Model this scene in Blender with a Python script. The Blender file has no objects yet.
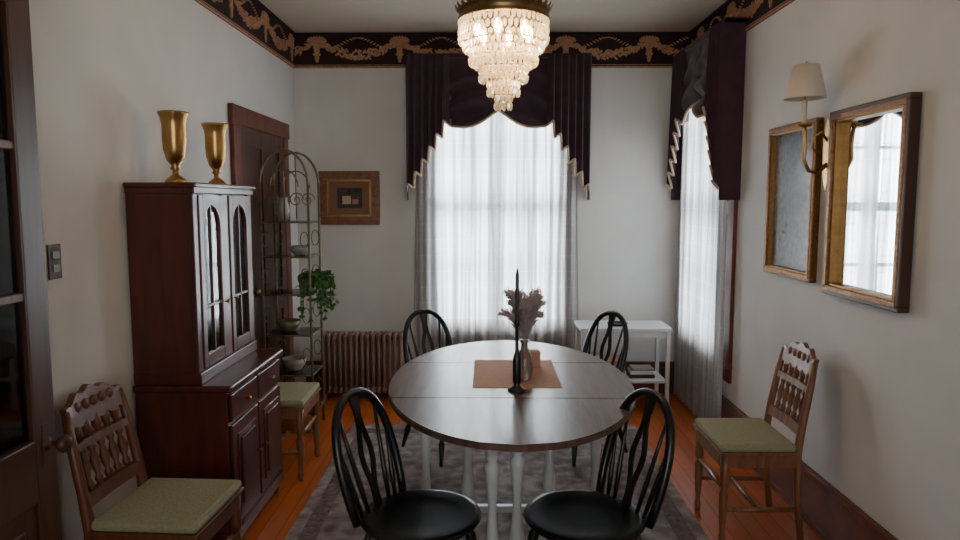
import bpy, bmesh, math, random
from mathutils import Vector, Matrix
random.seed(7)
pi=math.pi
XL,XR,YB,YF,ZC=-1.446,1.53,5.37,-1.3,2.74
# ---------------------------------------------------------------- materials
def newmat(name):
    m=bpy.data.materials.new(name); m.use_nodes=True
    nt=m.node_tree; b=nt.nodes['Principled BSDF']; return m,nt,b
def plain(name,col,rough=.5,metal=0,var=0.0,scale=20,bump=0,emit=None,es=0,coat=0,trans=0,spec=.5):
    m,nt,b=newmat(name)
    b.inputs['Base Color'].default_value=(*col,1); b.inputs['Roughness'].default_value=rough
    b.inputs['Metallic'].default_value=metal; b.inputs['Coat Weight'].default_value=coat
    b.inputs['Transmission Weight'].default_value=trans; b.inputs['Specular IOR Level'].default_value=spec
    if emit: b.inputs['Emission Color'].default_value=(*emit,1); b.inputs['Emission Strength'].default_value=es
    if var or bump:
        tc=nt.nodes.new('ShaderNodeTexCoord'); n=nt.nodes.new('ShaderNodeTexNoise')
        n.inputs['Scale'].default_value=scale; n.inputs['Detail'].default_value=5
        nt.links.new(tc.outputs['Object'],n.inputs['Vector'])
        if var:
            r=nt.nodes.new('ShaderNodeValToRGB')
            r.color_ramp.elements[0].position=.3; r.color_ramp.elements[1].position=.7
            r.color_ramp.elements[0].color=(*[c*(1-var) for c in col],1)
            r.color_ramp.elements[1].color=(*[min(1,c*(1+var)) for c in col],1)
            nt.links.new(n.outputs['Fac'],r.inputs['Fac']); nt.links.new(r.outputs['Color'],b.inputs['Base Color'])
        if bump:
            bp=nt.nodes.new('ShaderNodeBump'); bp.inputs['Strength'].default_value=bump; bp.inputs['Distance'].default_value=.01
            nt.links.new(n.outputs['Fac'],bp.inputs['Height']); nt.links.new(bp.outputs['Normal'],b.inputs['Normal'])
    return m
def wood(name,c1,c2,stretch=(30,30,3),rough=.35,coat=.1):
    m,nt,b=newmat(name)
    tc=nt.nodes.new('ShaderNodeTexCoord'); mp=nt.nodes.new('ShaderNodeMapping'); mp.inputs['Scale'].default_value=stretch
    n=nt.nodes.new('ShaderNodeTexNoise'); n.inputs['Scale'].default_value=1; n.inputs['Detail'].default_value=6; n.inputs['Distortion'].default_value=.6
    r=nt.nodes.new('ShaderNodeValToRGB'); r.color_ramp.elements[0].position=.3; r.color_ramp.elements[1].position=.72
    r.color_ramp.elements[0].color=(*c1,1); r.color_ramp.elements[1].color=(*c2,1)
    L=nt.links.new
    L(tc.outputs['Object'],mp.inputs['Vector']); L(mp.outputs['Vector'],n.inputs['Vector']); L(n.outputs['Fac'],r.inputs['Fac']); L(r.outputs['Color'],b.inputs['Base Color'])
    b.inputs['Roughness'].default_value=rough; b.inputs['Coat Weight'].default_value=coat
    return m
WALL=plain('wall_paint',(.65,.64,.625),.75,var=.06,scale=2.5,bump=.05)
CEIL=plain('ceiling_paint',(.60,.54,.44),.8,var=.04,scale=2)
TRIM=wood('dark_trim_wood',(.09,.018,.007),(.19,.042,.015),(8,8,8),.4)
DOORW=wood('door_wood',(.035,.010,.005),(.08,.022,.009),(25,25,2),.4)
MAHOG=wood('mahogany',(.045,.007,.004),(.105,.016,.008),(18,18,2.5),.35,.12)
OAK=wood('oak',(.13,.048,.018),(.27,.115,.05),(40,40,5),.4)
OAKD=wood('oak_dark',(.075,.022,.008),(.17,.055,.02),(40,40,5),.4)
TTOP=wood('tabletop_walnut',(.055,.030,.024),(.155,.085,.062),(44,4,5),.34,.1)
BLACK=plain('black_paint',(.004,.004,.005),.35,coat=.1)
WHITE=plain('white_paint',(.60,.61,.62),.4,var=.04)
SAGE=plain('sage_fabric',(.27,.26,.15),.9,var=.12,scale=90,bump=.3)
BRASS=plain('brass',(.44,.25,.09),.3,1,var=.15,scale=15)
LIP=plain('gilt_lip',(.30,.16,.05),.45,.8,var=.2,scale=40)
OLDB=plain('antique_brass',(.25,.16,.07),.38,1,var=.2,scale=25)
GILT=plain('gilt_frame',(.20,.09,.03),.38,.7,var=.35,scale=60,bump=.4)
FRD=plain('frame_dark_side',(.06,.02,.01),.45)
GOLD=plain('border_gold',(.42,.22,.12),.75,var=.3,scale=60)
MAROON=plain('border_maroon',(.022,.005,.006),.8,var=.3,scale=30)
PLUM=plain('plum_velvet',(.040,.014,.028),.85,var=.25,scale=14)
PLUM.node_tree.nodes['Principled BSDF'].inputs['Sheen Weight'].default_value=.2
CREAM=plain('cream_trim',(.52,.38,.27),.8)
RAD=plain('radiator_paint',(.24,.145,.115),.5,var=.1)
MIRR=plain('mirror_glass',(.78,.80,.82),.02,1)
LEAF=plain('leaf_green',(.05,.14,.03),.5,var=.4,scale=30)
POT=plain('pot_ceramic',(.30,.28,.25),.4)
WIRE=plain('verdigris_wire',(.22,.19,.12),.45,.6,var=.3)
SHADE=plain('lampshade_linen',(.66,.58,.48),.8)
PLUME=plain('dried_plume',(.58,.46,.47),.95,var=.2,scale=40)
KRAFT=plain('kraft_runner',(.46,.26,.17),.85,var=.08,scale=40)
CHINA=plain('china_white',(.6,.6,.58),.2)
BOXC=plain('box_pink',(.42,.2,.15),.7,var=.1)
DGLASS=plain('smoked_glass',(.34,.26,.24),.08,trans=.5)
OLDMIR=plain('foxed_picture',(.12,.13,.145),.22,.0,var=.4,scale=38,coat=.5)
BULB=plain('bulb',(1,.85,.6),.3,emit=(1,.74,.42),es=40)
def crystal():
    m,nt,b=newmat('crystal'); out=nt.nodes['Material Output']
    t=nt.nodes.new('ShaderNodeBsdfTranslucent'); t.inputs['Color'].default_value=(1,.87,.66,1)
    tr=nt.nodes.new('ShaderNodeBsdfTransparent'); g=nt.nodes.new('ShaderNodeBsdfGlossy'); g.inputs['Roughness'].default_value=.08
    m1=nt.nodes.new('ShaderNodeMixShader'); m1.inputs[0].default_value=.45
    m2=nt.nodes.new('ShaderNodeMixShader'); m2.inputs[0].default_value=.30
    nt.links.new(tr.outputs[0],m1.inputs[1]); nt.links.new(t.outputs[0],m1.inputs[2])
    nt.links.new(m1.outputs[0],m2.inputs[1]); nt.links.new(g.outputs[0],m2.inputs[2]); nt.links.new(m2.outputs[0],out.inputs[0]); return m
CRYS=crystal()
def glassmat():
    m,nt,b=newmat('clear_glass'); out=nt.nodes['Material Output']
    tr=nt.nodes.new('ShaderNodeBsdfTransparent'); tr.inputs[0].default_value=(.93,.95,.95,1)
    g=nt.nodes.new('ShaderNodeBsdfGlossy'); g.inputs['Roughness'].default_value=.03
    f=nt.nodes.new('ShaderNodeFresnel'); f.inputs[0].default_value=1.5
    m1=nt.nodes.new('ShaderNodeMixShader')
    nt.links.new(f.outputs[0],m1.inputs[0]); nt.links.new(tr.outputs[0],m1.inputs[1]); nt.links.new(g.outputs[0],m1.inputs[2]); nt.links.new(m1.outputs[0],out.inputs[0]); return m
GLASS=glassmat()
def sheer():
    m,nt,b=newmat('sheer_fabric'); out=nt.nodes['Material Output']; L=nt.links.new
    tr=nt.nodes.new('ShaderNodeBsdfTransparent')
    t=nt.nodes.new('ShaderNodeBsdfTranslucent'); d=nt.nodes.new('ShaderNodeBsdfDiffuse'); d.inputs['Color'].default_value=(.72,.70,.68,1)
    m1=nt.nodes.new('ShaderNodeMixShader'); m1.inputs[0].default_value=.30
    m2=nt.nodes.new('ShaderNodeMixShader')
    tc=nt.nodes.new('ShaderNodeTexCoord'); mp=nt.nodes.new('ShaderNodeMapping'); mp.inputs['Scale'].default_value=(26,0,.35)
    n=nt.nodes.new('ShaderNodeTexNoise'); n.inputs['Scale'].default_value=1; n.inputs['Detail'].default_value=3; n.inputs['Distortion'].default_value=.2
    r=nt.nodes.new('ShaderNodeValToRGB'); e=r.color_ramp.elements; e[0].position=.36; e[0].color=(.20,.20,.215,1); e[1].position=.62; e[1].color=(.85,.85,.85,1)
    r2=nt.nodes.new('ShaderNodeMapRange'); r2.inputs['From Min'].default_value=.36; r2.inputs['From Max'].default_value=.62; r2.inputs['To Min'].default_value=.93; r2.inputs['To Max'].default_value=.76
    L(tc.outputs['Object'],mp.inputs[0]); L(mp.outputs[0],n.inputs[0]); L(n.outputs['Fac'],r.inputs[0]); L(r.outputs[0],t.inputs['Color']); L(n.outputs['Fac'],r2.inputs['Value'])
    br=nt.nodes.new('ShaderNodeTexBrick'); mpb=nt.nodes.new('ShaderNodeMapping'); mpb.inputs['Rotation'].default_value=(pi/2,0,0)
    br.offset=0; br.inputs['Scale'].default_value=1; br.inputs['Brick Width'].default_value=.085; br.inputs['Row Height'].default_value=.12
    br.inputs['Mortar Size'].default_value=.004; br.inputs['Mortar Smooth'].default_value=.5; br.inputs['Color1'].default_value=(.97,.97,.97,1); br.inputs['Color2'].default_value=(1,1,1,1); br.inputs['Mortar'].default_value=(1.14,1.14,1.14,1)
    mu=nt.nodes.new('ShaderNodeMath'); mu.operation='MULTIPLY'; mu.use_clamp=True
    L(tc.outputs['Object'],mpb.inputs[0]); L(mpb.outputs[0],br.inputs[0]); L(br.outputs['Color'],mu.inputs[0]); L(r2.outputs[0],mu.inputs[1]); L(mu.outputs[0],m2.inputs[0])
    L(t.outputs[0],m1.inputs[1]); L(d.outputs[0],m1.inputs[2]); L(tr.outputs[0],m2.inputs[1]); L(m1.outputs[0],m2.inputs[2]); L(m2.outputs[0],out.inputs[0]); return m
SHEER=sheer()
def floormat():
    m,nt,b=newmat('floor_planks'); L=nt.links.new
    tc=nt.nodes.new('ShaderNodeTexCoord'); mp=nt.nodes.new('ShaderNodeMapping'); mp.inputs['Rotation'].default_value=(0,0,pi/2)
    br=nt.nodes.new('ShaderNodeTexBrick'); br.inputs['Scale'].default_value=1; br.inputs['Brick Width'].default_value=1.9; br.inputs['Row Height'].default_value=.085
    br.inputs['Mortar Size'].default_value=.0018; br.inputs['Color1'].default_value=(.40,.085,.014,1); br.inputs['Color2'].default_value=(.52,.125,.024,1); br.inputs['Mortar'].default_value=(.08,.015,.005,1)
    n=nt.nodes.new('ShaderNodeTexNoise'); n.inputs['Scale'].default_value=1; mp2=nt.nodes.new('ShaderNodeMapping'); mp2.inputs['Scale'].default_value=(45,3,1)
    r=nt.nodes.new('ShaderNodeValToRGB'); r.color_ramp.elements[0].color=(.55,.55,.55,1); r.color_ramp.elements[1].color=(1.1,1.1,1.1,1)
    mx=nt.nodes.new('ShaderNodeMixRGB'); mx.blend_type='MULTIPLY'; mx.inputs[0].default_value=.6
    L(tc.outputs['Object'],mp.inputs[0]); L(mp.outputs[0],br.inputs[0]); L(tc.outputs['Object'],mp2.inputs[0]); L(mp2.outputs[0],n.inputs[0]); L(n.outputs['Fac'],r.inputs[0])
    L(br.outputs['Color'],mx.inputs[1]); L(r.outputs['Color'],mx.inputs[2]); L(mx.outputs[0],b.inputs['Base Color']); b.inputs['Roughness'].default_value=.38; b.inputs['Specular IOR Level'].default_value=.35; return m
FLOOR=floormat()
def rugmat():
    m,nt,b=newmat('rug_pile'); L=nt.links.new
    tc=nt.nodes.new('ShaderNodeTexCoord'); v=nt.nodes.new('ShaderNodeTexVoronoi'); v.inputs['Scale'].default_value=11
    n=nt.nodes.new('ShaderNodeTexNoise'); n.inputs['Scale'].default_value=14; n.inputs['Detail'].default_value=8
    mx=nt.nodes.new('ShaderNodeMixRGB'); mx.inputs[0].default_value=.7
    r=nt.nodes.new('ShaderNodeValToRGB'); e=r.color_ramp.elements; e[0].position=.30; e[0].color=(.10,.068,.062,1); e[1].position=.66; e[1].color=(.31,.25,.235,1)
    k=e.new(.47); k.color=(.18,.138,.13,1)
    L(tc.outputs['Object'],v.inputs[0]); L(tc.outputs['Object'],n.inputs[0]); L(v.outputs['Distance'],mx.inputs[1]); L(n.outputs['Fac'],mx.inputs[2]); L(mx.outputs[0],r.inputs[0]); L(r.outputs[0],b.inputs['Base Color']); b.inputs['Roughness'].default_value=.95; return m
RUG=rugmat()
# ---------------------------------------------------------------- builder
class B:
    def __init__(s,name,loc=(0,0,0),rz=0,sc=(1,1,1)):
        s.name=name; s.loc=loc; s.rz=rz; s.bm=bmesh.new(); s.mats=[]; s.sc=sc
    def mi(s,m):
        if m not in s.mats: s.mats.append(m)
        return s.mats.index(m)
    def add(s,vs,fs,mat,smooth=False,M=None):
        i=s.mi(mat); V=[s.bm.verts.new((M@Vector(v)) if M else Vector(v)) for v in vs]
        for f in fs:
            try: F=s.bm.faces.new([V[k] for k in f])
            except ValueError: continue
            F.material_index=i; F.smooth=smooth
    def box(s,x0,x1,y0,y1,z0,z1,mat,bev=0,M=None):
        t=bmesh.new(); bmesh.ops.create_cube(t,size=1)
        for v in t.verts: v.co=Vector(((x0+x1)/2+v.co.x*(x1-x0),(y0+y1)/2+v.co.y*(y1-y0),(z0+z1)/2+v.co.z*(z1-z0)))
        if bev: bmesh.ops.bevel(t,geom=t.edges[:],offset=bev,segments=2,affect='EDGES',profile=.5)
        t.verts.index_update()
        s.add([v.co.copy() for v in t.verts],[[v.index for v in f.verts] for f in t.faces],mat,False,M); t.free()
    def lathe(s,prof,mat,c=(0,0,0),seg=20,M=None,sx=1,sy=1,smooth=True,caps=True):
        vs=[];fs=[]
        for r,z in prof:
            for k in range(seg):
                a=2*pi*k/seg; vs.append((c[0]+r*sx*math.cos(a),c[1]+r*sy*math.sin(a),c[2]+z))
        n=len(prof)
        for j in range(n-1):
            for k in range(seg):
                k2=(k+1)%seg; fs.append((j*seg+k,j*seg+k2,(j+1)*seg+k2,(j+1)*seg+k))
        if caps:
            fs.append(tuple(range(seg))[::-1]); fs.append(tuple(range((n-1)*seg,n*seg)))
        s.add(vs,fs,mat,smooth,M)
    def tube(s,pts,r,mat,seg=8,closed=False,M=None,sq=1.0):
        pts=[Vector(p) for p in pts]; n=len(pts)
        R=r if isinstance(r,(list,tuple)) else [r]*n
        vs=[];fs=[];N=None
        for i,p in enumerate(pts):
            a=pts[(i-1)%n] if (closed or i>0) else p; b=pts[(i+1)%n] if (closed or i<n-1) else p
            t=(b-a).normalized()
            if N is None: N=t.orthogonal().normalized() if abs(t.z)<.99 else Vector((1,0,0))
            N=(N-t*N.dot(t)).normalized(); Bn=t.cross(N)
            for k in range(seg):
                an=2*pi*k/seg; vs.append(p+N*math.cos(an)*R[i]+Bn*math.sin(an)*R[i]*sq)
        for i in range(n if closed else n-1):
            j=(i+1)%n
            for k in range(seg):
                k2=(k+1)%seg; fs.append((i*seg+k,i*seg+k2,j*seg+k2,j*seg+k))
        if not closed: fs.append(tuple(range(seg))[::-1]); fs.append(tuple(range((n-1)*seg,n*seg)))
        s.add(vs,fs,mat,True,M)
    def grid(s,f,nu,nv,mat,smooth=True,M=None):
        vs=[f(i/nu,j/nv) for j in range(nv+1) for i in range(nu+1)]
        fs=[(j*(nu+1)+i,j*(nu+1)+i+1,(j+1)*(nu+1)+i+1,(j+1)*(nu+1)+i) for j in range(nv) for i in range(nu)]
        s.add(vs,fs,mat,smooth,M)
    def prism(s,out,y0,y1,mat,M=None):
        n=len(out); vs=[(a,y0,b) for a,b in out]+[(a,y1,b) for a,b in out]
        fs=[tuple(range(n)),tuple(range(n,2*n))[::-1]]+[(i,i+n,(i+1)%n+n,(i+1)%n) for i in range(n)]
        s.add(vs,fs,mat,False,M)
    def turned(s,p0,p1,prof,mat,seg=12):
        p0=Vector(p0);p1=Vector(p1); s.tube([p0.lerp(p1,t) for t,_ in prof],[r for _,r in prof],mat,seg)
    def done(s):
        for v in s.bm.verts: v.co=Vector((v.co.x*s.sc[0],v.co.y*s.sc[1],v.co.z*s.sc[2]))
        bmesh.ops.recalc_face_normals(s.bm,faces=s.bm.faces[:])
        me=bpy.data.meshes.new(s.name); s.bm.to_mesh(me); s.bm.free()
        for m in s.mats: me.materials.append(m)
        o=bpy.data.objects.new(s.name,me); bpy.context.collection.objects.link(o)
        o.location=s.loc; o.rotation_euler=(0,0,s.rz); return o
RZ90=Matrix.Rotation(pi/2,4,'Z')
# ---------------------------------------------------------------- room
T=.16
b=B('floor'); b.box(XL-T,XR+T,YF-T,YB+T,-.1,0,FLOOR); b.done()
b=B('ceiling'); b.box(XL-T,XR+T,YF-T,YB+T,ZC,ZC+.1,CEIL); b.done()
b=B('wall_left'); b.box(XL-T,XL,YF-T,YB+T,0,ZC,WALL); b.done()
WX0,WX1,WZ0,WZ1=-.40,.58,.50,2.36
b=B('wall_back')
b.box(XL,WX0,YB,YB+T,0,ZC,WALL); b.box(WX1,XR,YB,YB+T,0,ZC,WALL); b.box(WX0,WX1,YB,YB+T,0,WZ0,WALL); b.box(WX0,WX1,YB,YB+T,WZ1,ZC,WALL); b.done()
RY0,RY1=4.39,5.19
b=B('wall_right')
b.box(XR,XR+T,YF-T,RY0,0,ZC,WALL); b.box(XR,XR+T,RY1,YB+T,0,ZC,WALL); b.box(XR,XR+T,RY0,RY1,0,WZ0,WALL); b.box(XR,XR+T,RY0,RY1,WZ1,ZC,WALL); b.done()
FX0,FX1,FZ0,FZ1=-.9,1.0,.6,2.3
b=B('wall_front')
b.box(XL,FX0,YF-T,YF,0,ZC,WALL); b.box(FX1,XR,YF-T,YF,0,ZC,WALL); b.box(FX0,FX1,YF-T,YF,0,FZ0,WALL); b.box(FX0,FX1,YF-T,YF,FZ1,ZC,WALL); b.done()
SASH=plain('sash_paint',(.22,.21,.20),.5)
def window(name,loc,rz,w,z0,z1,mull=True,frm=SASH,c=.11):
    b=B(name,loc,rz); h=w/2
    y0,y1=.03,.11
    b.box(-h,-h+.05,y0,y1,z0,z1,frm);b.box(h-.05,h,y0,y1,z0,z1,frm);b.box(-h+.05,h-.05,y0,y1,z0,z0+.07,frm);b.box(-h+.05,h-.05,y0,y1,z1-.05,z1,frm)
    zm=(z0+z1)/2+.02; b.box(-h+.05,h-.05,y0,y1,zm-.035,zm+.035,frm)
    if mull: b.box(-.045,.045,y0+.01,y1,z0+.07,z1-.05,frm)
    for zz in (z0+.5,zm+.45): b.box(-h+.05,h-.05,.055,.085,zz-.013,zz+.013,frm)
    for xx in (-h/2-.0,h/2): b.box(xx-.013,xx+.013,.055,.085,z0+.07,z1-.05,frm)
    b.box(-h+.05,h-.05,.068,.072,z0+.07,z1-.05,GLASS)
    b.box(-h-c,-h,-.025,0,z0-.02,z1+c,TRIM,.004);b.box(h,h+c,-.025,0,z0-.02,z1+c,TRIM,.004);b.box(-h,h,-.025,0,z1,z1+c,TRIM,.004)
    b.box(-h-c-.01,h+c+.01,-.05,0,z0-.05,z0-.02,TRIM,.005); b.box(-h-c,h+c,-.02,0,z0-.14,z0-.05,TRIM,.004)
    return b.done()
window('window_1',((WX0+WX1)/2,YB,0),0,WX1-WX0,WZ0,WZ1,c=.07)
window('window_2',(XR,(RY0+RY1)/2,0),-pi/2,RY1-RY0,WZ0,WZ1)
window('fill_window',((FX0+FX1)/2,YF,0),pi,FX1-FX0,FZ0,FZ1)  # unseen window, added behind the camera to let fill light in
def bboard(name,x0,x1,y0,y1,axis,sgn):
    b=B(name)
    if axis=='y':
        xa=x0; b.box(min(xa,xa+sgn*.022),max(xa,xa+sgn*.022),y0,y1,0,.21,TRIM,.003); b.box(min(xa,xa+sgn*.032),max(xa,xa+sgn*.032),y0,y1,.21,.25,TRIM,.006); b.box(min(xa,xa+sgn*.036),max(xa,xa+sgn*.036),y0,y1,0,.03,TRIM,.006)
    else:
        b.box(x0,x1,y0-.022,y0,0,.21,TRIM,.003); b.box(x0,x1,y0-.032,y0,.21,.25,TRIM,.006)
    b.done()
bboard('baseboard_right',XR,0,YF,YB,'y',-1)
bboard('baseboard_left',XL,0,1.35,3.96,'y',1)
bboard('baseboard_back',XL+.04,XR-.04,YB,0,'x',-1)
def border(name,loc,rz,L,off=.3):
    b=B(name,loc,rz); z0=2.484
    b.box(0,L,-.006,0,z0,ZC-.001,MAROON)
    b.box(0,L,-.012,-.006,z0,z0+.012,GOLD); b.box(0,L,-.03,-.006,ZC-.02,ZC-.001,MAROON,.004)
    b.box(0,L,-.010,-.006,z0+.020,z0+.024,GOLD)
    def leaf(x,z,a,l,w):
        if x<.02 or x>L-.02: return
        pts=[]
        for k in range(8):
            t=2*pi*k/8; px=l*math.cos(t); pz=w*math.sin(t); pts.append((x+px*math.cos(a)-pz*math.sin(a),z+px*math.sin(a)+pz*math.cos(a)))
        b.prism(pts,-.011-random.random()*.004,-.006,GOLD)
    P=.62; x=off-P
    while x<L+P:
        zt=z0+.205
        for k in range(40):
            t=(k+.5)/40; xx=x+t*P; zz=zt-.110*math.sin(pi*t)**.8
            an=math.atan2(-.11*pi*math.cos(pi*t),P)
            for q in range(3): leaf(xx+random.uniform(-.009,.009),zz+random.uniform(-.024,.024)*(.35+math.sin(pi*t)),an+random.choice((.8,-.8))+random.uniform(-.3,.3),.019,.008)
        for k in range(28):
            t=(k+.5)/28; leaf(x+t*P,zt-.02-.035*math.sin(3*pi*t),math.cos(3*pi*t)*.5,.014,.005)
        for k in range(11):
            a=pi*k/10; leaf(x+.052*math.cos(a),zt+.016*math.sin(a)-.01,a,.026,.010)
        for dz,w in ((-.01,.03),(-.03,.026),(-.055,.030),(-.08,.024),(-.105,.03),(-.13,.018),(-.15,.012)): leaf(x,zt+dz,0,w,.016)
        x+=P
    b.done()
border('trim_1',(XL,YB,0),0,XR-XL,.18)
border('trim_2',(XL,YF,0),pi/2,YB-YF,.4)
border('trim_3',(XR,YB,0),-pi/2,YB-YF,.25)
# ---------------------------------------------------------------- curtains
def valance(name,loc,rz,W=.68):
    b=B(name,loc,rz); zt=2.555; A=W*.53
    def zb(s):
        a=abs(s)
        if a>=A:
            t=(a-A)/(W-A); n=6; q=t*n; st=min(n-1,int(q)); fr=q-st
            base=2.050-.092*st
            if fr<.78: return base+.030*fr/.78
            return base+.030-(.122)*((fr-.78)/.22) if st<n-1 else base+.03-.05*((fr-.78)/.22)
        t=a/A
        return 2.050+.115*(1-t)**1.2-.055*abs(math.sin(pi*t))
    def yy(s,v):
        a=abs(s)
        if a>=A:
            q=(a-A)/(W-A)*6; fr=q-int(min(5,q)); return -.115-.050*(fr if fr<.78 else .78*(1-(fr-.78)/.22))*(.4+.6*v)-.02
        t=a/A
        dp=v*7+1.2*math.sin(pi*t)
        return -.115-.028*math.sin(dp*2.6)*min(1,v*1.5)-.03*math.sin(pi*t)*v
    f=lambda u,v:(-W+2*W*u, yy(-W+2*W*u,v), zt+(zb(-W+2*W*u)-zt)*v)
    b.grid(f,480,40,PLUM)
    for sg in (-1,1):
        b.grid(lambda u,v:(sg*W,-.135+.13*u,zt+(1.50-zt)*v),2,2,PLUM)
    b.box(-W,W,-.13,-.002,zt-.02,zt+.01,PLUM)
    pts=[]
    for i in range(481):
        p=f(i/480,1); pts.append((p[0],p[1]-.004,p[2]-.003))
    b.tube(pts,.009,CREAM,6)
    return b.done()
VC=.09
valance('valance',(VC,YB,0),0)
valance('valance',(XR,4.78,0),-pi/2,.545)
def sheers(name,loc,rz,W,zt=2.42,zb=.03):
    b=B(name,loc,rz)
    for a0,a1,ph in ((-W,0.02,0),(0.0,W,1.7)):
        L=a1-a0
        f=lambda u,v:(a0+L*u+.012*math.sin(9*u+6*v), -.078+.020*math.sin(2*pi*u*L*13+ph)*(.5+.5*v)+.008*math.sin(2*pi*u*L*6.3+ph+1.2*v), zt+(zb-zt)*v)
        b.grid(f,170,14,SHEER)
    b.tube([(-W,-.09,zt),(W,-.09,zt)],.01,OLDB)
    return b.done()
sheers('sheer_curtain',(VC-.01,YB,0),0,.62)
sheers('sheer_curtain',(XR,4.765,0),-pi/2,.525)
# ---------------------------------------------------------------- rug
b=B('area_rug',(.05,2.5,0)); b.box(-.94,.94,-2.0,2.05,0.0,.010,RUG,.003)
BORD=plain('rug_border',(.12,.085,.08),.95,var=.5,scale=40)
for (a,c,d,e) in ((-.88,-.80,-1.9,1.95),(.80,.88,-1.9,1.95),(-.80,.80,1.87,1.95),(-.80,.80,-1.9,-1.82)): b.box(a,c,d,e,.009,.0112,BORD)
b.done()
# ---------------------------------------------------------------- table
TX,TY,TZ=.105,2.975,.73
b=B('dining_table',(TX,TY,0))
ea,eb=.515,.835
def tsec(ya,yb,mat=TTOP):
    n=22; o=[]
    for i in range(n+1):
        y=ya+(yb-ya)*i/n; o.append((ea*math.sqrt(max(0,1-(y/eb)**2)),y))
    o=o+[(-x,y) for x,y in o[::-1]]
    q=[]
    for p in o:
        if not q or (abs(p[0]-q[-1][0])+abs(p[1]-q[-1][1]))>1e-4: q.append(p)
    if abs(q[0][0]-q[-1][0])+abs(q[0][1]-q[-1][1])<1e-4: q.pop()
    for (sc,z0,z1) in ((1,TZ-.022,TZ-.004),(.993,TZ-.004,TZ)):
        m=len(q)
        sq=[(x*sc,y if min(abs(y-ya),abs(y-yb))<1e-6 and abs(abs(y)-eb)>1e-3 else y*sc) for x,y in q]
        vs=[(x,y,z0) for x,y in sq]+[(x,y,z1) for x,y in sq]
        b.add(vs,[tuple(range(m)),tuple(range(m,2*m))]+[(i,(i+1)%m,(i+1)%m+m,i+m) for i in range(m)],mat)
tsec(-eb,-.304); tsec(-.297,.297); tsec(.304,eb)
b.box(-.26,.26,-.42,-.395,.60,.708,WHITE,.003); b.box(-.26,.26,.395,.42,.60,.708,WHITE,.003)
b.box(-.26,-.235,-.395,.395,.60,.708,WHITE,.003); b.box(.235,.26,-.395,.395,.60,.708,WHITE,.003)
b.box(-.40,.40,-.32,-.28,.69,.706,TTOP); b.box(-.40,.40,.28,.32,.69,.706,TTOP)
legp=[(0,.018),(.05,.022),(.09,.014),(.12,.026),(.2,.03),(.3,.022),(.45,.016),(.62,.026),(.68,.03),(.7,.017),(.73,.028),(.76,.028),(.762,.034),(1,.034)]
for x,y in ((-.08,-.37),(.02,-.30),(-.19,.20),(.20,.28),(-.37,.02),(.38,.02)):
    b.turned((x,y,.012),(x,y,.708),legp,WHITE,12)
b.box(-.37,.38,.005,.035,.12,.15,WHITE,.003)
b.box(-.40,.40,.005,.035,.62,.70,WHITE,.003)
b.done()
# ---------------------------------------------------------------- windsor chairs (face +x)
def windsor(x,y,deg):
    b=B('windsor_chair',(x,y,.0115),math.radians(deg),(1,1,.96)); sz=.43
    prof=[(.0,sz-.035),(.15,sz-.035),(.195,sz-.022),(.208,sz-.008),(.205,sz),(.185,sz+.003),(.14,sz-.006),(.07,sz-.010),(.0,sz-.010)]
    b.lathe(prof[1:-1],BLACK,(0.01,0,0),32,sx=1.0,sy=1.02)
    def hoop(t):
        s_=max(0,math.sin(t)); c=math.cos(t)
        yy=.186*math.copysign(abs(c)**.85,c)*(.80+.25*s_**.6); h=s_**.8
        return Vector((-.15-.115*h,yy,sz-.01+.42*h))
    hp=[hoop(pi*i/30) for i in range(31)]
    b.tube(hp,.0155,BLACK,8)
    for yb_,tt in ((-.105,2.48),(-.065,2.12),(.065,1.02),(.105,.66)):
        top=hoop(tt); b.turned((-.158,yb_,sz-.01),top,[(0,.007),(.3,.010),(.6,.0075),(1,.006)],BLACK,6)
    top=hoop(pi/2); bot=Vector((-.16,0,sz-.01))
    ws=[.022,.018,.018,.028,.040,.042,.032,.020,.016,.022,.030]
    n=len(ws)
    for sgn in (-1,1):
        vs=[]
        for i,w in enumerate(ws):
            t=i/(n-1); p=bot.lerp(top,t); inner=.0 if not 3<=i<=6 else [.006,.018,.020,.010][i-3]
            for dx in (-.004,.004): vs+= [(p.x+dx,sgn*inner,p.z),(p.x+dx,sgn*w,p.z)]
        fs=[]
        for i in range(n-1):
            a=i*4; c=a+4
            fs+=[(a,a+1,c+1,c),(a+2,a+3,c+3,c+2),(a+1,a+3,c+3,c+1),(a,a+2,c+2,c)]
        b.add(vs,fs,BLACK)
    lp=[(0,.010),(.12,.012),(.3,.019),(.36,.012),(.4,.018),(.6,.016),(.8,.02),(.85,.012),(1,.012)]
    ft=[]
    for sx_ in (1,-1):
        for sy_ in (1,-1):
            f0=Vector((.205*sx_-.01,.185*sy_,.005)); f1=Vector((.12*sx_,.115*sy_,sz-.03)); b.turned(f0,f1,lp,BLACK,8); ft.append((f0,f1))
    m=lambda i:ft[i][0].lerp(ft[i][1],.38)
    st=[(0,.007),(.5,.012),(1,.007)]
    b.turned(m(0),m(2),st,BLACK,8); b.turned(m(1),m(3),st,BLACK,8)
    b.turned(m(0).lerp(m(2),.5),m(1).lerp(m(3),.5),st,BLACK,8)
    return b.done()
windsor(-.232,2.32,-24); windsor(.347,2.32,-156); windsor(-.225,4.05,-52); windsor(.55,4.05,-146)
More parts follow.
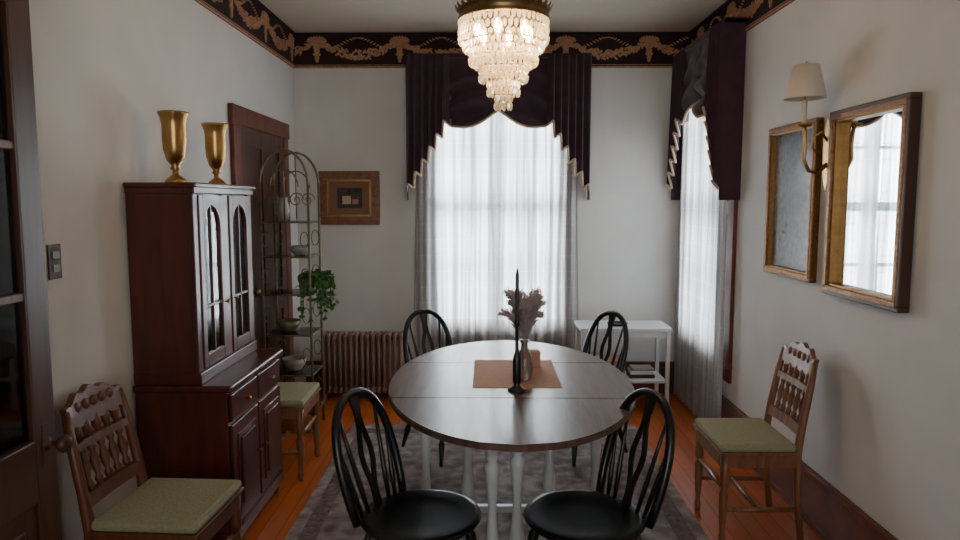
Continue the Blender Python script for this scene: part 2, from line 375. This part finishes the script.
# ---------------------------------------------------------------- carved side chairs (face +x)
def sidechair(x,y,deg,W,sc=(.86,.95,.95)):
    b=B('carved_side_chair',(x,y,0),math.radians(deg),sc); z=.42
    b.box(-.20,.21,-.205,-.18,z-.06,z,W,.003); b.box(-.20,.21,.18,.205,z-.06,z,W,.003); b.box(.19,.215,-.18,.18,z-.06,z,W,.003); b.box(-.21,-.185,-.18,.18,z-.06,z,W,.003)
    b.box(-.185,.225,-.215,.215,z,z+.012,W,.004)
    b.box(-.18,.22,-.208,.208,z+.010,z+.048,SAGE,.016)
    fl=[(0,.015),(.08,.019),(.12,.013),(.3,.020),(.55,.023),(.62,.014),(.66,.025),(.72,.025),(.78,.024),(1,.024)]
    for sy in (-1,1):
        b.turned((.19,.188*sy,0),(.19,.188*sy,z),fl,W,10)
        P=[(-.235,.18*sy,0),(-.205,.18*sy,.2),(-.195,.18*sy,z),(-.215,.18*sy,.55),(-.25,.175*sy,.72),(-.275,.165*sy,.83)]
        b.tube(P,[.018,.020,.022,.020,.019,.015],W,8)
        b.turned((.19,.188*sy,.16),(-.208,.18*sy,.16),[(0,.010),(.5,.014),(1,.010)],W,8)
    b.turned((.0,-.183,.16),(.0,.183,.16),[(0,.009),(.5,.015),(1,.009)],W,8)
    b.turned((.19,-.185,.26),(.19,.185,.26),[(0,.009),(.3,.013),(.5,.019),(.7,.013),(1,.009)],W,8)
    lean=lambda zz:-.215-(zz-.55)*.22
    def rail(zl,zu_f,th=.013,n=20,zl_f=None):
        vs=[]
        for i in range(n+1):
            yv=-.172+.344*i/n; zl_=zl_f(yv) if zl_f else zl; zu=zu_f(yv)
            for zz in (zl_,zu):
                bow=-.012*(1-(yv/.172)**2)
                vs+=[(lean(zz)+bow-th,yv,zz),(lean(zz)+bow+th,yv,zz)]
        fs=[]
        for i in range(n):
            a=i*4;c=a+4; fs+=[(a,a+2,c+2,c),(a+1,a+3,c+3,c+1),(a+2,a+3,c+3,c+2),(a,a+1,c+1,c)]
        fs+=[(0,1,3,2),(n*4,n*4+1,n*4+3,n*4+2)]
        b.add(vs,fs,W)
    rail(.775,lambda y:.835+.045*math.cos(y/.172*pi/2)+.008*math.cos(y/.172*pi*4),zl_f=lambda y:.775-.014*abs(math.sin(y/.172*pi*2.5)))
    rail(.50,lambda y:.545)
    rail(.690,lambda y:.718)
    for i in range(5):
        yv=-.12+.06*i
        b.turned((lean(.545)-.010,yv,.54),(lean(.70)-.010,yv,.702),[(0,.009),(.15,.016),(.25,.009),(.5,.021),(.75,.009),(.85,.016),(1,.009)],W,8)
        b.turned((lean(.718)-.010,yv,.716),(lean(.79)-.010,yv,.79),[(0,.009),(.5,.020),(1,.009)],W,8)
    for yv in (-.1,-.05,0,.05,.1):
        zz=.83; b.lathe([(.002,-.010),(.018,-.008),(.020,0),(.018,.008),(.002,.010)],W,(0,0,0),10,M=Matrix.Translation((lean(zz)+.001,yv,zz))@Matrix.Rotation(pi/2,4,'Y'))
    return b.done()
sidechair(-1.125,2.365,-3,OAKD,(.90,.92,.97)); sidechair(-1.155,3.80,0,OAK); sidechair(1.19,3.12,180,OAK,(.82,.94,.97))
# ---------------------------------------------------------------- hutch
b=B('china_hutch',(-1.442,3.145,0)); D0=.395;D1=.272;W0=.36;W1=.345
for sy in (-1,1):
    for xx in (.03,D0-.045): b.lathe([(.018,0),(.028,.02),(.03,.045),(.024,.06)],MAHOG,(xx,sy*(W0-.04),0),12)
b.box(.0,D0,-W0,W0,.055,.11,MAHOG,.006)
b.box(.002,D0-.015,-W0+.01,W0-.01,.11,.72,MAHOG,.003)
b.box(0,D0+.012,-W0-.008,W0+.008,.715,.745,MAHOG,.008)
xf=D0-.015
for (ya,yb_) in ((-.335,-.01),(.01,.335)):
    b.box(xf,xf+.014,ya,yb_,.585,.70,MAHOG,.004); b.lathe([(.004,0),(.004,.01),(.012,.016),(.010,.024),(.003,.027)],OLDB,(0,0,0),10,M=Matrix.Translation((xf+.014,(ya+yb_)/2,.642))@Matrix.Rotation(pi/2,4,'Y'))
    b.box(xf,xf+.014,ya,yb_,.13,.57,MAHOG,.004)
    b.box(xf+.014,xf+.020,ya+.05,yb_-.05,.18,.52,MAHOG,.003); b.box(xf+.018,xf+.028,ya+.075,yb_-.075,.205,.495,MAHOG,.005)
    yk=(ya+.03) if ya>0 else (yb_-.03); b.lathe([(.004,0),(.004,.01),(.011,.016),(.009,.024),(.003,.027)],OLDB,(0,0,0),10,M=Matrix.Translation((xf+.014,yk,.36))@Matrix.Rotation(pi/2,4,'Y'))
z0,z1=.745,1.535
b.box(.0,.012,-W1,W1,z0,z1,MAHOG); b.box(.012,D1-.02,-W1,-W1+.02,z0,z1,MAHOG); b.box(.012,D1-.02,W1-.02,W1,z0,z1,MAHOG)
b.box(.012,D1-.02,-W1+.02,W1-.02,z0,z0+.02,MAHOG); b.box(.012,D1-.02,-W1+.02,W1-.02,z1-.02,z1,MAHOG)
for zz in (1.0,1.26): b.box(.012,D1-.03,-W1+.02,W1-.02,zz,zz+.012,MAHOG)
b.box(0,D1+.02,-W1-.02,W1+.02,z1+.015,z1+.035,MAHOG,.006); b.box(0,D1+.008,-W1-.008,W1+.008,z1-.01,z1+.018,MAHOG,.004)
b.box(0,D1+.008,-W1-.006,W1+.006,z0,z0+.05,MAHOG,.004)
xd=D1-.02
b.box(xd,xd+.018,-.035,.035,z0+.05,z1-.01,MAHOG,.003)
for sy in (-1,1):
    b.box(xd,xd+.018,min(sy*W1,sy*(W1-.045)),max(sy*W1,sy*(W1-.045)),z0+.05,z1-.01,MAHOG,.003)
    ya,yb_=(.037,.298) if sy>0 else (-.298,-.037)
    b.box(xd+.004,xd+.024,ya,ya+.04,z0+.055,z1-.015,MAHOG,.003); b.box(xd+.004,xd+.024,yb_-.04,yb_,z0+.055,z1-.015,MAHOG,.003)
    b.box(xd+.004,xd+.024,ya+.04,yb_-.04,z0+.055,z0+.11,MAHOG,.003)
    yc=(ya+yb_)/2; hw=(yb_-ya)/2-.04
    out=[(ya+.04,z1-.015),(ya+.04,z1-.17)]
    for k in range(1,8):
        t=k/8; out.append((yc-hw*math.cos(t*pi/2),z1-.17+.11*math.sin(t*pi/2)**.8))
    out.append((yc,z1-.055))
    for k in range(7,0,-1):
        t=k/8; out.append((yc+hw*math.cos(t*pi/2),z1-.17+.11*math.sin(t*pi/2)**.8))
    out+=[(yb_-.04,z1-.17),(yb_-.04,z1-.015)]
    b.prism(out,-(xd+.024),-(xd+.004),MAHOG,M=RZ90)
    b.box(xd+.010,xd+.013,ya+.04,yb_-.04,z0+.11,z1-.06,GLASS)
    b.box(xd+.008,xd+.02,yc-.005,yc+.005,z0+.11,z1-.06,MAHOG); b.box(xd+.008,xd+.02,ya+.04,yb_-.04,1.05,1.06,MAHOG)
    kn=ya+.02 if sy>0 else yb_-.02
    b.lathe([(.003,0),(.003,.008),(.009,.012),(.007,.02),(.002,.022)],OLDB,(0,0,0),10,M=Matrix.Translation((xd+.024,kn,1.05))@Matrix.Rotation(pi/2,4,'Y'))
for yy_,zz,r in ((-.2,1.012,.05),(-.1,1.012,.035),(.12,1.012,.045),(.22,1.012,.035),(-.17,1.272,.04),(.15,1.272,.05),(-.2,.765,.06),(.18,.765,.06)):
    b.lathe([(r*.5,0),(r*.6,.01),(r,.05),(r*1.05,.09),(r*.98,.09),(r*.9,.05),(r*.4,.015)],CHINA,(.13,yy_,zz),16)
b.done()
def urn(x,y):
    b=B('brass_urn',(x,y,1.570))
    b.lathe([(.042,0),(.044,.008),(.034,.02),(.014,.035),(.012,.05),(.022,.06),(.016,.072),(.034,.095),(.046,.14),(.049,.19),(.048,.24),(.054,.27),(.062,.287),(.063,.295),(.056,.293),(.045,.26),(.040,.2),(.030,.13)],BRASS,(0,0,0),28)
    b.done()
urn(-1.305,2.96); urn(-1.305,3.41)
# ---------------------------------------------------------------- doors
b=B('door_2',(XL+.001,4.53,0)); hw=.43
for sy in (-1,1): b.box(.0,.028,min(sy*hw,sy*(hw+.115)),max(sy*hw,sy*(hw+.115)),0,2.0,TRIM,.004)
b.box(0,.034,-hw-.13,hw+.13,1.93,2.04,TRIM,.006)
b.box(0,.012,-hw,hw,.0,1.93,DOORW)
for (a,c,d,e) in ((-hw,-hw+.11,0,1.93),(hw-.11,hw,0,1.93),(-.05,.05,0,1.93)): b.box(.012,.024,a,c,d,e,DOORW,.002)
for (d,e) in ((0,.2),(.75,.9),(1.82,1.93)): b.box(.012,.0235,-hw+.11,hw-.11,d,e,DOORW,.002)
b.lathe([(.01,0),(.01,.03),(.026,.045),(.026,.06),(.01,.07)],OLDB,(0,0,0),14,M=Matrix.Translation((.024,-hw+.06,.95))@Matrix.Rotation(pi/2,4,'Y'))
b.done()
b=B('door_1',(-1.375,1.30,0)); LW=.80
def dz(a,c,d,e,m=DOORW): b.box(0,.042,a,c,d,e,m,.004)
dz(0,.1,.01,2.16); dz(LW-.10,LW,.01,2.16); dz(.1,LW-.1,.01,.2); dz(.1,LW-.1,.60,.79); dz(.1,LW-.1,2.05,2.16)
b.box(.010,.032,.1,LW-.1,.2,.6,DOORW); b.box(.004,.038,.16,LW-.16,.26,.54,DOORW,.006)
for zz in (1.22,1.655): b.box(.006,.036,.1,LW-.1,zz-.012,zz+.012,OAKD,.003)
for yv in (.4,): b.box(.006,.036,yv-.011,yv+.011,.79,2.05,OAKD,.003)
b.box(.019,.023,.1,LW-.1,.79,2.05,GLASS)
b.lathe([(.022,0),(.022,.004),(.008,.008),(.008,.03),(.024,.042),(.028,.055),(.022,.068),(.008,.073)],FRD,(0,0,0),18,M=Matrix.Translation((.042,LW-.05,.765))@Matrix.Rotation(pi/2,4,'Y'))
b.box(.042,.045,LW-.07,LW-.03,.70,.83,FRD,.001)
for zz in (.3,1.1,1.9): b.box(-.05,.01,-.012,.004,zz,zz+.09,OLDB,.001)
b.done()
b=B('door_jamb'); b.box(XL,XL+.05,1.17,1.285,0,2.2,TRIM,.004); b.box(XL,XL+.05,.30,.415,0,2.2,TRIM,.004); b.box(XL,XL+.06,.28,1.30,2.2,2.32,TRIM,.004); b.done()
b=B('light_switch',(XL,2.32,1.295)); b.box(0,.006,-.035,.035,-.058,.058,FRD,.002); b.box(.006,.011,-.018,.018,.01,.035,POT,.001); b.box(.006,.011,-.018,.018,-.035,-.01,POT,.001); b.done()
# ---------------------------------------------------------------- etagere
EX,EY=-1.26,4.52; ew,ed=.15,.14
b=B('wire_etagere',(EX,EY,0))
zs=[.12,.38,.64,.90,1.14,1.36]
for sx in (-1,1):
    for sy in (-1,1): b.tube([(sx*ew,sy*ed,0),(sx*ew,sy*ed,1.60)],.008,WIRE,8)
for sy in (-1,1):
    b.tube([(ew*math.cos(pi*i/16),sy*ed,1.60+.21*math.sin(pi*i/16)) for i in range(17)],.008,WIRE,8)
    b.tube([(.6*ew*math.cos(pi*i/12),sy*ed,1.58+.11*math.sin(pi*i/12)) for i in range(13)],.0045,WIRE,6)
    b.tube([(0,sy*ed,1.37),(0,sy*ed,1.81)],.0045,WIRE,6)
    for sx in (-1,1):
        sp=[(sx*(.075+.05*(1-i/28)*math.cos(i*.42)),sy*ed,1.50+.05*(1-i/28)*math.sin(i*.42)) for i in range(25)]; b.tube(sp,.0035,WIRE,6)
        for k in range(5):
            zc=(zs[k]+zs[k+1])/2; b.tube([(sx*(ew-.03+.025*math.cos(a*2*pi/12)),sy*ed,zc+.05*math.sin(a*2*pi/12)) for a in range(12)],.0035,WIRE,6,closed=True)
for z in zs:
    b.tube([(-ew,-ed,z),(ew,-ed,z),(ew,ed,z),(-ew,ed,z)],.006,WIRE,6,closed=True)
    b.box(-ew,ew,-ed,ed,z+.001,z+.006,GLASS)
    for k in range(7): xx=-ew+2*ew*(k+.5)/7; b.tube([(xx,-ed,z-.003),(xx,ed,z-.003)],.003,WIRE,6)
b.done()
def bowl(name,x,y,z,r,h,m):
    b=B(name,(x,y,z)); b.lathe([(r*.45,0),(r*.5,h*.08),(r*.8,h*.4),(r,h),(r*.94,h),(r*.7,h*.4),(r*.3,h*.15)],m,(0,0,0),20); b.done()
bowl('ceramic_bowl',EX+.06,EY-.02,1.1465,.075,.06,POT)
bowl('ceramic_bowl',EX-.03,EY,.6465,.08,.07,WIRE)
bowl('ceramic_bowl',EX,EY,.3865,.08,.08,POT)
b=B('glass_vase',(EX-.05,EY,1.3665)); b.lathe([(.03,0),(.035,.02),(.05,.07),(.03,.13),(.035,.15),(.03,.15),(.026,.13),(.044,.07),(.03,.03)],POT,(0,0,0),18); b.done()
b=B('potted_pothos',(EX+.105,EY-.04,.9065))
b.lathe([(.04,0),(.045,.01),(.055,.08),(.06,.09),(.05,.088),(.045,.075)],POT,(0,0,0),18)
for v in range(34):
    a=random.uniform(-2.0,1.3); L=random.uniform(.08,.17); drop=random.uniform(-.02,.32)
    pts=[]
    for i in range(9):
        t=i/8; r=L*min(1,t*1.6)**.8; pts.append(Vector((r*math.cos(a),r*math.sin(a)*.7,.08+.08*math.sin(min(1,t*1.8)*pi/2)*(1-t*.4)-drop*t*t)))
    b.tube(pts,.002,LEAF,5)
    for p in pts[2:]:
        for q in range(2):
            c=p+Vector((random.uniform(-.015,.015),random.uniform(-.015,.015),random.uniform(-.012,.012)))
            d=Vector((random.uniform(-1,1),random.uniform(-1,1),random.uniform(-1,.1))).normalized(); sd=d.cross(Vector((random.uniform(-.3,.3),random.uniform(-1,1),1))).normalized()
            l=random.uniform(.026,.042); w=l*.45
            b.add([c,c+d*l*.35+sd*w,c+d*l*.75+sd*w*.7,c+d*l,c+d*l*.75-sd*w*.7,c+d*l*.35-sd*w],[(0,1,2,3),(0,3,4,5)],LEAF)
b.done()
# ---------------------------------------------------------------- radiator
b=B('cast_iron_radiator',(-.925,5.20,0)); n=15; w=.62
for i in range(n):
    x=-w/2+w*(i+.5)/n; hw_=.0155
    for yy_ in (-.065,0,.065):
        b.tube([(x,yy_,.08),(x,yy_,.47)],.0145,RAD,8)
    b.box(x-hw_,x+hw_,-.082,.082,.455,.505,RAD,.013); b.box(x-hw_,x+hw_,-.082,.082,.055,.105,RAD,.013)
    if i in (0,n-1):
        for yy_ in (-.06,.06): b.tube([(x,yy_,0),(x,yy_,.07)],[.02,.013],RAD,8)
b.tube([(-w/2,0,.48),(w/2,0,.48)],.012,RAD); b.tube([(-w/2,0,.08),(w/2+.03,0,.08)],.012,RAD)
b.lathe([(.012,0),(.02,.05),(.02,.09),(.03,.10),(.03,.11),(.008,.12)],OLDB,(w/2+.04,0,0),12)
b.done()
# ---------------------------------------------------------------- picture / mirrors
def frame(name,loc,rz,w,h,fw,depth,fm,inner,mat2=None,side=None,lip=LIP):
    b=B(name,loc,rz)
    def ring(o,i,y0,y1,m,bev):
        b.box(-o[0],o[0],y0,y1,i[1],o[1],m,bev); b.box(-o[0],o[0],y0,y1,-o[1],-i[1],m,bev); b.box(-o[0],-i[0],y0,y1,-i[1],i[1],m,bev); b.box(i[0],o[0],y0,y1,-i[1],i[1],m,bev)
    W,H=w/2,h/2
    ring((W,H),(W-fw*.45,H-fw*.45),-depth,0,side or fm,.004); ring((W-fw*.3,H-fw*.3),(W-fw*.8,H-fw*.8),-depth-.003,0,fm,.003); ring((W-fw*.75,H-fw*.75),(W-fw,H-fw),-depth*.82,0,lip,.002)
    b.box(-W+fw,W-fw,-.008,0,-H+fw,H-fw,inner)
    if mat2:
        a=(W-fw)*.62;c=(H-fw)*.62; b.box(-a,a,-.011,-.008,-c,c,mat2)
        b.box(-a*.6,a*.1,-.0125,-.011,-c*.6,c*.2,CREAM); b.box(a*.2,a*.7,-.0125,-.011,-c*.6,-c*.1,BOXC)
    return b.done()
PICF=wood('picture_frame_wood',(.13,.045,.016),(.27,.11,.045),(30,30,30),.4)
MATB=plain('mat_board',(.24,.13,.08),.8); ART=plain('painting',(.045,.028,.022),.6,var=.8,scale=25)
frame('framed_picture',(-1.04,YB-.001,1.515),0,.46,.405,.078,.035,PICF,MATB,ART,None,BRASS)
frame('wall_picture',(XR-.001,3.50,1.495),-pi/2,.54,.755,.042,.035,GILT,OLDMIR,None,GILT)
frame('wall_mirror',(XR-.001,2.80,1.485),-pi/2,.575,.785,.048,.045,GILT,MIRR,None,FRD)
# ---------------------------------------------------------------- sconce
b=B('wall_sconce',(XR-.001,3.165,0))
b.prism([(.0,1.54),(.026,1.60),(.030,1.70),(.040,1.75),(.024,1.80),(.010,1.86),(-.010,1.86),(-.024,1.80),(-.040,1.75),(-.030,1.70),(-.026,1.60)],0,.014,BRASS,M=RZ90)
b.tube([(-.01,0,1.66),(-.05,0,1.62),(-.09,0,1.63),(-.115,0,1.68),(-.11,0,1.74),(-.115,0,1.80),(-.12,0,1.83)],.009,BRASS,8)
b.tube([(-.01,0,1.76),(-.04,0,1.80),(-.075,0,1.78),(-.08,0,1.73),(-.055,0,1.71)],.006,BRASS,8)
b.lathe([(.006,0),(.03,.008),(.034,.018),(.012,.018)],BRASS,(-.12,0,1.82),16); b.lathe([(.011,0),(.011,.10)],SHADE,(-.12,0,1.838),12)
b.lathe([(.088,0),(.054,.145),(.051,.145),(.085,0)],SHADE,(-.12,0,1.945),28,caps=False)
b.tube([(-.12,0,1.93),(-.12,0,2.06)],.003,BRASS,6); b.tube([(-.172,0,2.05),(-.068,0,2.05)],.002,BRASS,6)
b.lathe([(.002,0),(.006,.008),(.002,.016)],BRASS,(-.12,0,2.09),10)
b.done()
# ---------------------------------------------------------------- white side table
b=B('white_side_table',(.99,5.04,0))
b.box(-.325,.325,-.17,.17,.575,.60,WHITE,.004)
for sx in (-1,1):
    for sy in (-1,1): b.box(sx*.30-.013,sx*.30+.013,sy*.15-.013,sy*.15+.013,0,.575,WHITE,.002)
b.box(-.30,.30,-.15,.15,.20,.218,WHITE,.003); b.box(-.287,.287,-.155,-.14,.53,.575,WHITE); b.box(-.287,.287,.14,.155,.53,.575,WHITE)
b.done()
b=B('storage_basket',(.88,5.03,.2185)); b.box(-.12,.12,-.10,.10,0,.13,BOXC,.012); b.box(-.125,.125,-.105,.105,.12,.138,KRAFT,.004); b.done()
b=B('book_stack',(1.13,5.03,.2185)); b.box(-.09,.09,-.07,.07,0,.025,FRD,.003); b.box(-.085,.08,-.065,.068,.026,.05,CHINA,.003); b.box(-.07,.085,-.06,.07,.051,.07,POT,.003); b.done()
b=B('black_tray',(.95,5.0,.6005)); b.lathe([(.05,0),(.07,.004),(.075,.02),(.068,.02),(.06,.008)],BLACK,(0,0,0),24); b.done()
# ---------------------------------------------------------------- centerpiece
b=B('table_runner',(.13,3.07,TZ+.0005))
b.grid(lambda u,v:(-.185+.37*u,-.25+.50*v,.002+.0015*math.sin(u*20)*math.sin(v*9)),20,20,KRAFT); b.box(-.185,.185,-.25,.25,0,.0015,KRAFT)
b.done()
b=B('candlestick',(.125,2.775,TZ+.0005))
b.lathe([(.036,0),(.037,.006),(.024,.014),(.012,.024),(.017,.04),(.017,.13),(.012,.15),(.008,.16),(.006,.26),(.012,.275),(.010,.285),(.0075,.29),(.0075,.47),(.002,.50)],BLACK,(0,0,0),16); b.done()
b=B('plume_vase',(.165,2.95,TZ+.0035))
b.lathe([(.028,0),(.034,.01),(.04,.05),(.032,.10),(.016,.13),(.014,.155),(.022,.17),(.018,.168),(.011,.15),(.012,.13)],DGLASS,(0,0,0),20)
for st in range(13):
    a=2*pi*st/13+.3; sp=random.uniform(.05,.11)*(1 if st%2 else .7); hh=random.uniform(.28,.42)
    pts=[]
    for i in range(12):
        t=i/11; pts.append(Vector((sp*t**1.5*math.cos(a)*1.15,sp*t**1.5*math.sin(a)*.8,.14+(hh-.14)*t-.05*(t**4))))
    b.tube(pts,.0018,PLUME,5)
    for k in range(280):
        t=random.uniform(.18,1.0); i=min(10,int(t*11)); fr=t*11-i; p=pts[i].lerp(pts[i+1],fr); d=(pts[i+1]-pts[i]).normalized()
        side=Vector((random.uniform(-1,1),random.uniform(-1,1),random.uniform(-.2,.6))).normalized()
        l=.036*math.sin(min(1,(t-.1)*1.1)*pi*.9)+.014; q=p+(side*.75+d*.7)*l; n_=side.cross(d).normalized()*.003
        b.add([p-n_,p+n_,q+n_*.6-Vector((0,0,.004)),q-n_*.6-Vector((0,0,.004))],[(0,1,2,3)],PLUME)
b.done()
b=B('note_box',(.20,3.18,TZ+.004)); b.box(-.05,.05,-.03,.03,0,.075,KRAFT,.004); b.done()
# ---------------------------------------------------------------- chandelier
CX,CY=.07,2.90
b=B('crystal_chandelier',(CX,CY,0))
b.lathe([(.055,ZC-.002),(.058,ZC-.015),(.03,ZC-.04),(.008,ZC-.055)],OLDB,(0,0,0),24)
z=ZC-.055;k=0
while z>2.36:
    M=Matrix.Translation((0,0,z-.018))@Matrix.Rotation((k%2)*pi/2,4,'Z')
    b.tube([(.009*math.cos(2*pi*i/10),0,.02*math.sin(2*pi*i/10)) for i in range(10)],.0025,OLDB,6,closed=True,M=M); z-=.031;k+=1
b.lathe([(.006,2.37),(.02,2.35),(.012,2.32),(.02,2.30),(.03,2.27),(.03,2.25),(.01,2.24)],OLDB,(0,0,0),20)
b.lathe([(.172,2.220),(.182,2.225),(.178,2.24),(.188,2.258),(.182,2.258),(.172,2.24)],OLDB,(0,0,0),48,caps=False)
b.lathe([(.166,2.217),(.184,2.217),(.184,2.227),(.166,2.227),(.166,2.217)],OLDB,(0,0,0),48,caps=False)
for i in range(32):
    a=2*pi*i/32; M=Matrix.Rotation(a,4,'Z')
    b.add([(.184,-.014,2.250),(.184,.014,2.250),(.194,.011,2.262),(.200,0,2.276),(.194,-.011,2.262),(.190,0,2.258)],[(0,1,2,5),(0,5,4),(5,2,3),(5,3,4)],OLDB,M=M)
for i in range(6):
    a=2*pi*i/6; b.tube([(.02*math.cos(a),.02*math.sin(a),2.26),(.1*math.cos(a),.1*math.sin(a),2.24),(.172*math.cos(a),.172*math.sin(a),2.223)],.004,OLDB,6)
def prismc(x,y,zt,l,w,a):
    vs=[(0,0,zt)]+[(w*math.cos(q*pi/2+a),w*math.sin(q*pi/2+a)*.7,zt-l*.25) for q in range(4)]+[(w*.8*math.cos(q*pi/2+a),w*.8*math.sin(q*pi/2+a)*.7,zt-l*.75) for q in range(4)]+[(0,0,zt-l)]
    fs=[(0,1+q,1+(q+1)%4) for q in range(4)]+[(1+q,1+(q+1)%4,5+(q+1)%4,5+q) for q in range(4)]+[(5+q,5+(q+1)%4,9) for q in range(4)]
    b.add(vs,fs,CRYS,False,Matrix.Translation((x,y,0)))
def ringc(r,zt,l,n,w,rows=1):
    for rr in range(rows):
        for i in range(n):
            a=2*pi*(i+.5*(rr%2))/n; prismc(r*math.cos(a),r*math.sin(a),zt-rr*l*.9,l,w,a)
    b.tube([(r*math.cos(2*pi*i/32),r*math.sin(2*pi*i/32),zt) for i in range(32)],.003,BRASS,6,closed=True)
ringc(.176,2.220,.036,50,.009,3); ringc(.158,2.13,.040,44,.009,1)
ringc(.134,2.108,.038,38,.009,2); ringc(.115,2.06,.035,32,.008,1)
ringc(.094,2.035,.034,28,.009,2); ringc(.062,1.980,.034,20,.008,2); ringc(.032,1.925,.034,11,.008,2)
for r,zz in ((.134,2.108),(.094,2.035),(.062,1.98),(.032,1.925)):
    for i in range(4):
        a=2*pi*i/4; b.tube([(r*math.cos(a),r*math.sin(a),zz),(.008*math.cos(a),.008*math.sin(a),zz+.01)],.0022,BRASS,5)
b.tube([(0,0,2.26),(0,0,1.90)],.004,BRASS,6)
b.lathe([(.002,1.865),(.010,1.872),(.014,1.884),(.010,1.896),(.002,1.902)],CRYS,(0,0,0),12)
for i in range(6):
    a=2*pi*i/6+.3; x,y=.11*math.cos(a),.11*math.sin(a)
    b.lathe([(.008,2.225),(.009,2.20)],CREAM,(x,y,0),10); b.lathe([(.007,2.20),(.016,2.18),(.014,2.155),(.003,2.135)],BULB,(x,y,0),12)
ch=b.done()
LC=(1,.72,.42)
for i in range(6):
    a=2*pi*i/6+.3
    l=bpy.data.lights.new('bulb_light','POINT'); l.energy=2.1; l.color=LC; l.shadow_soft_size=.02
    o=bpy.data.objects.new('bulb_light',l); bpy.context.collection.objects.link(o); o.parent=ch; o.location=(.08*math.cos(a),.08*math.sin(a),2.13)
l=bpy.data.lights.new('bulb_light','POINT'); l.energy=1.3; l.color=LC; l.shadow_soft_size=.02
o=bpy.data.objects.new('bulb_light',l); bpy.context.collection.objects.link(o); o.parent=ch; o.location=(0.012,0,1.98)
# ---------------------------------------------------------------- lights
def area(name,loc,rot,sx,sy,e,col):
    l=bpy.data.lights.new(name,'AREA'); l.shape='RECTANGLE'; l.size=sx; l.size_y=sy; l.energy=e; l.color=col
    o=bpy.data.objects.new(name,l); bpy.context.collection.objects.link(o); o.location=loc; o.rotation_euler=rot
area('daylight_back',((WX0+WX1)/2,YB+.9,1.7),(-pi/2,0,0),2.6,2.8,900,(.90,.95,1))
area('daylight_right',(XR+.9,4.8,1.7),(pi/2,0,pi/2),2.6,2.8,650,(.90,.95,1))
area('fill_front',(.05,YF-.7,1.6),(pi/2,0,0),2.2,2.0,70,(1,.95,.89))  # added fill lamp behind the camera, shining through the added front window
w=bpy.data.worlds.new('World'); bpy.context.scene.world=w; w.use_nodes=True
w.node_tree.nodes['Background'].inputs[0].default_value=(.87,.93,1,1); w.node_tree.nodes['Background'].inputs[1].default_value=2.5
# ---------------------------------------------------------------- camera
cam=bpy.data.cameras.new('camera'); cam.lens=26.25; cam.sensor_width=36; cam.clip_start=.05
co=bpy.data.objects.new('camera',cam); bpy.context.collection.objects.link(co)
co.location=(0,0,1.5); co.rotation_euler=(math.radians(90-5.71),0,math.radians(.49))
bpy.context.scene.camera=co
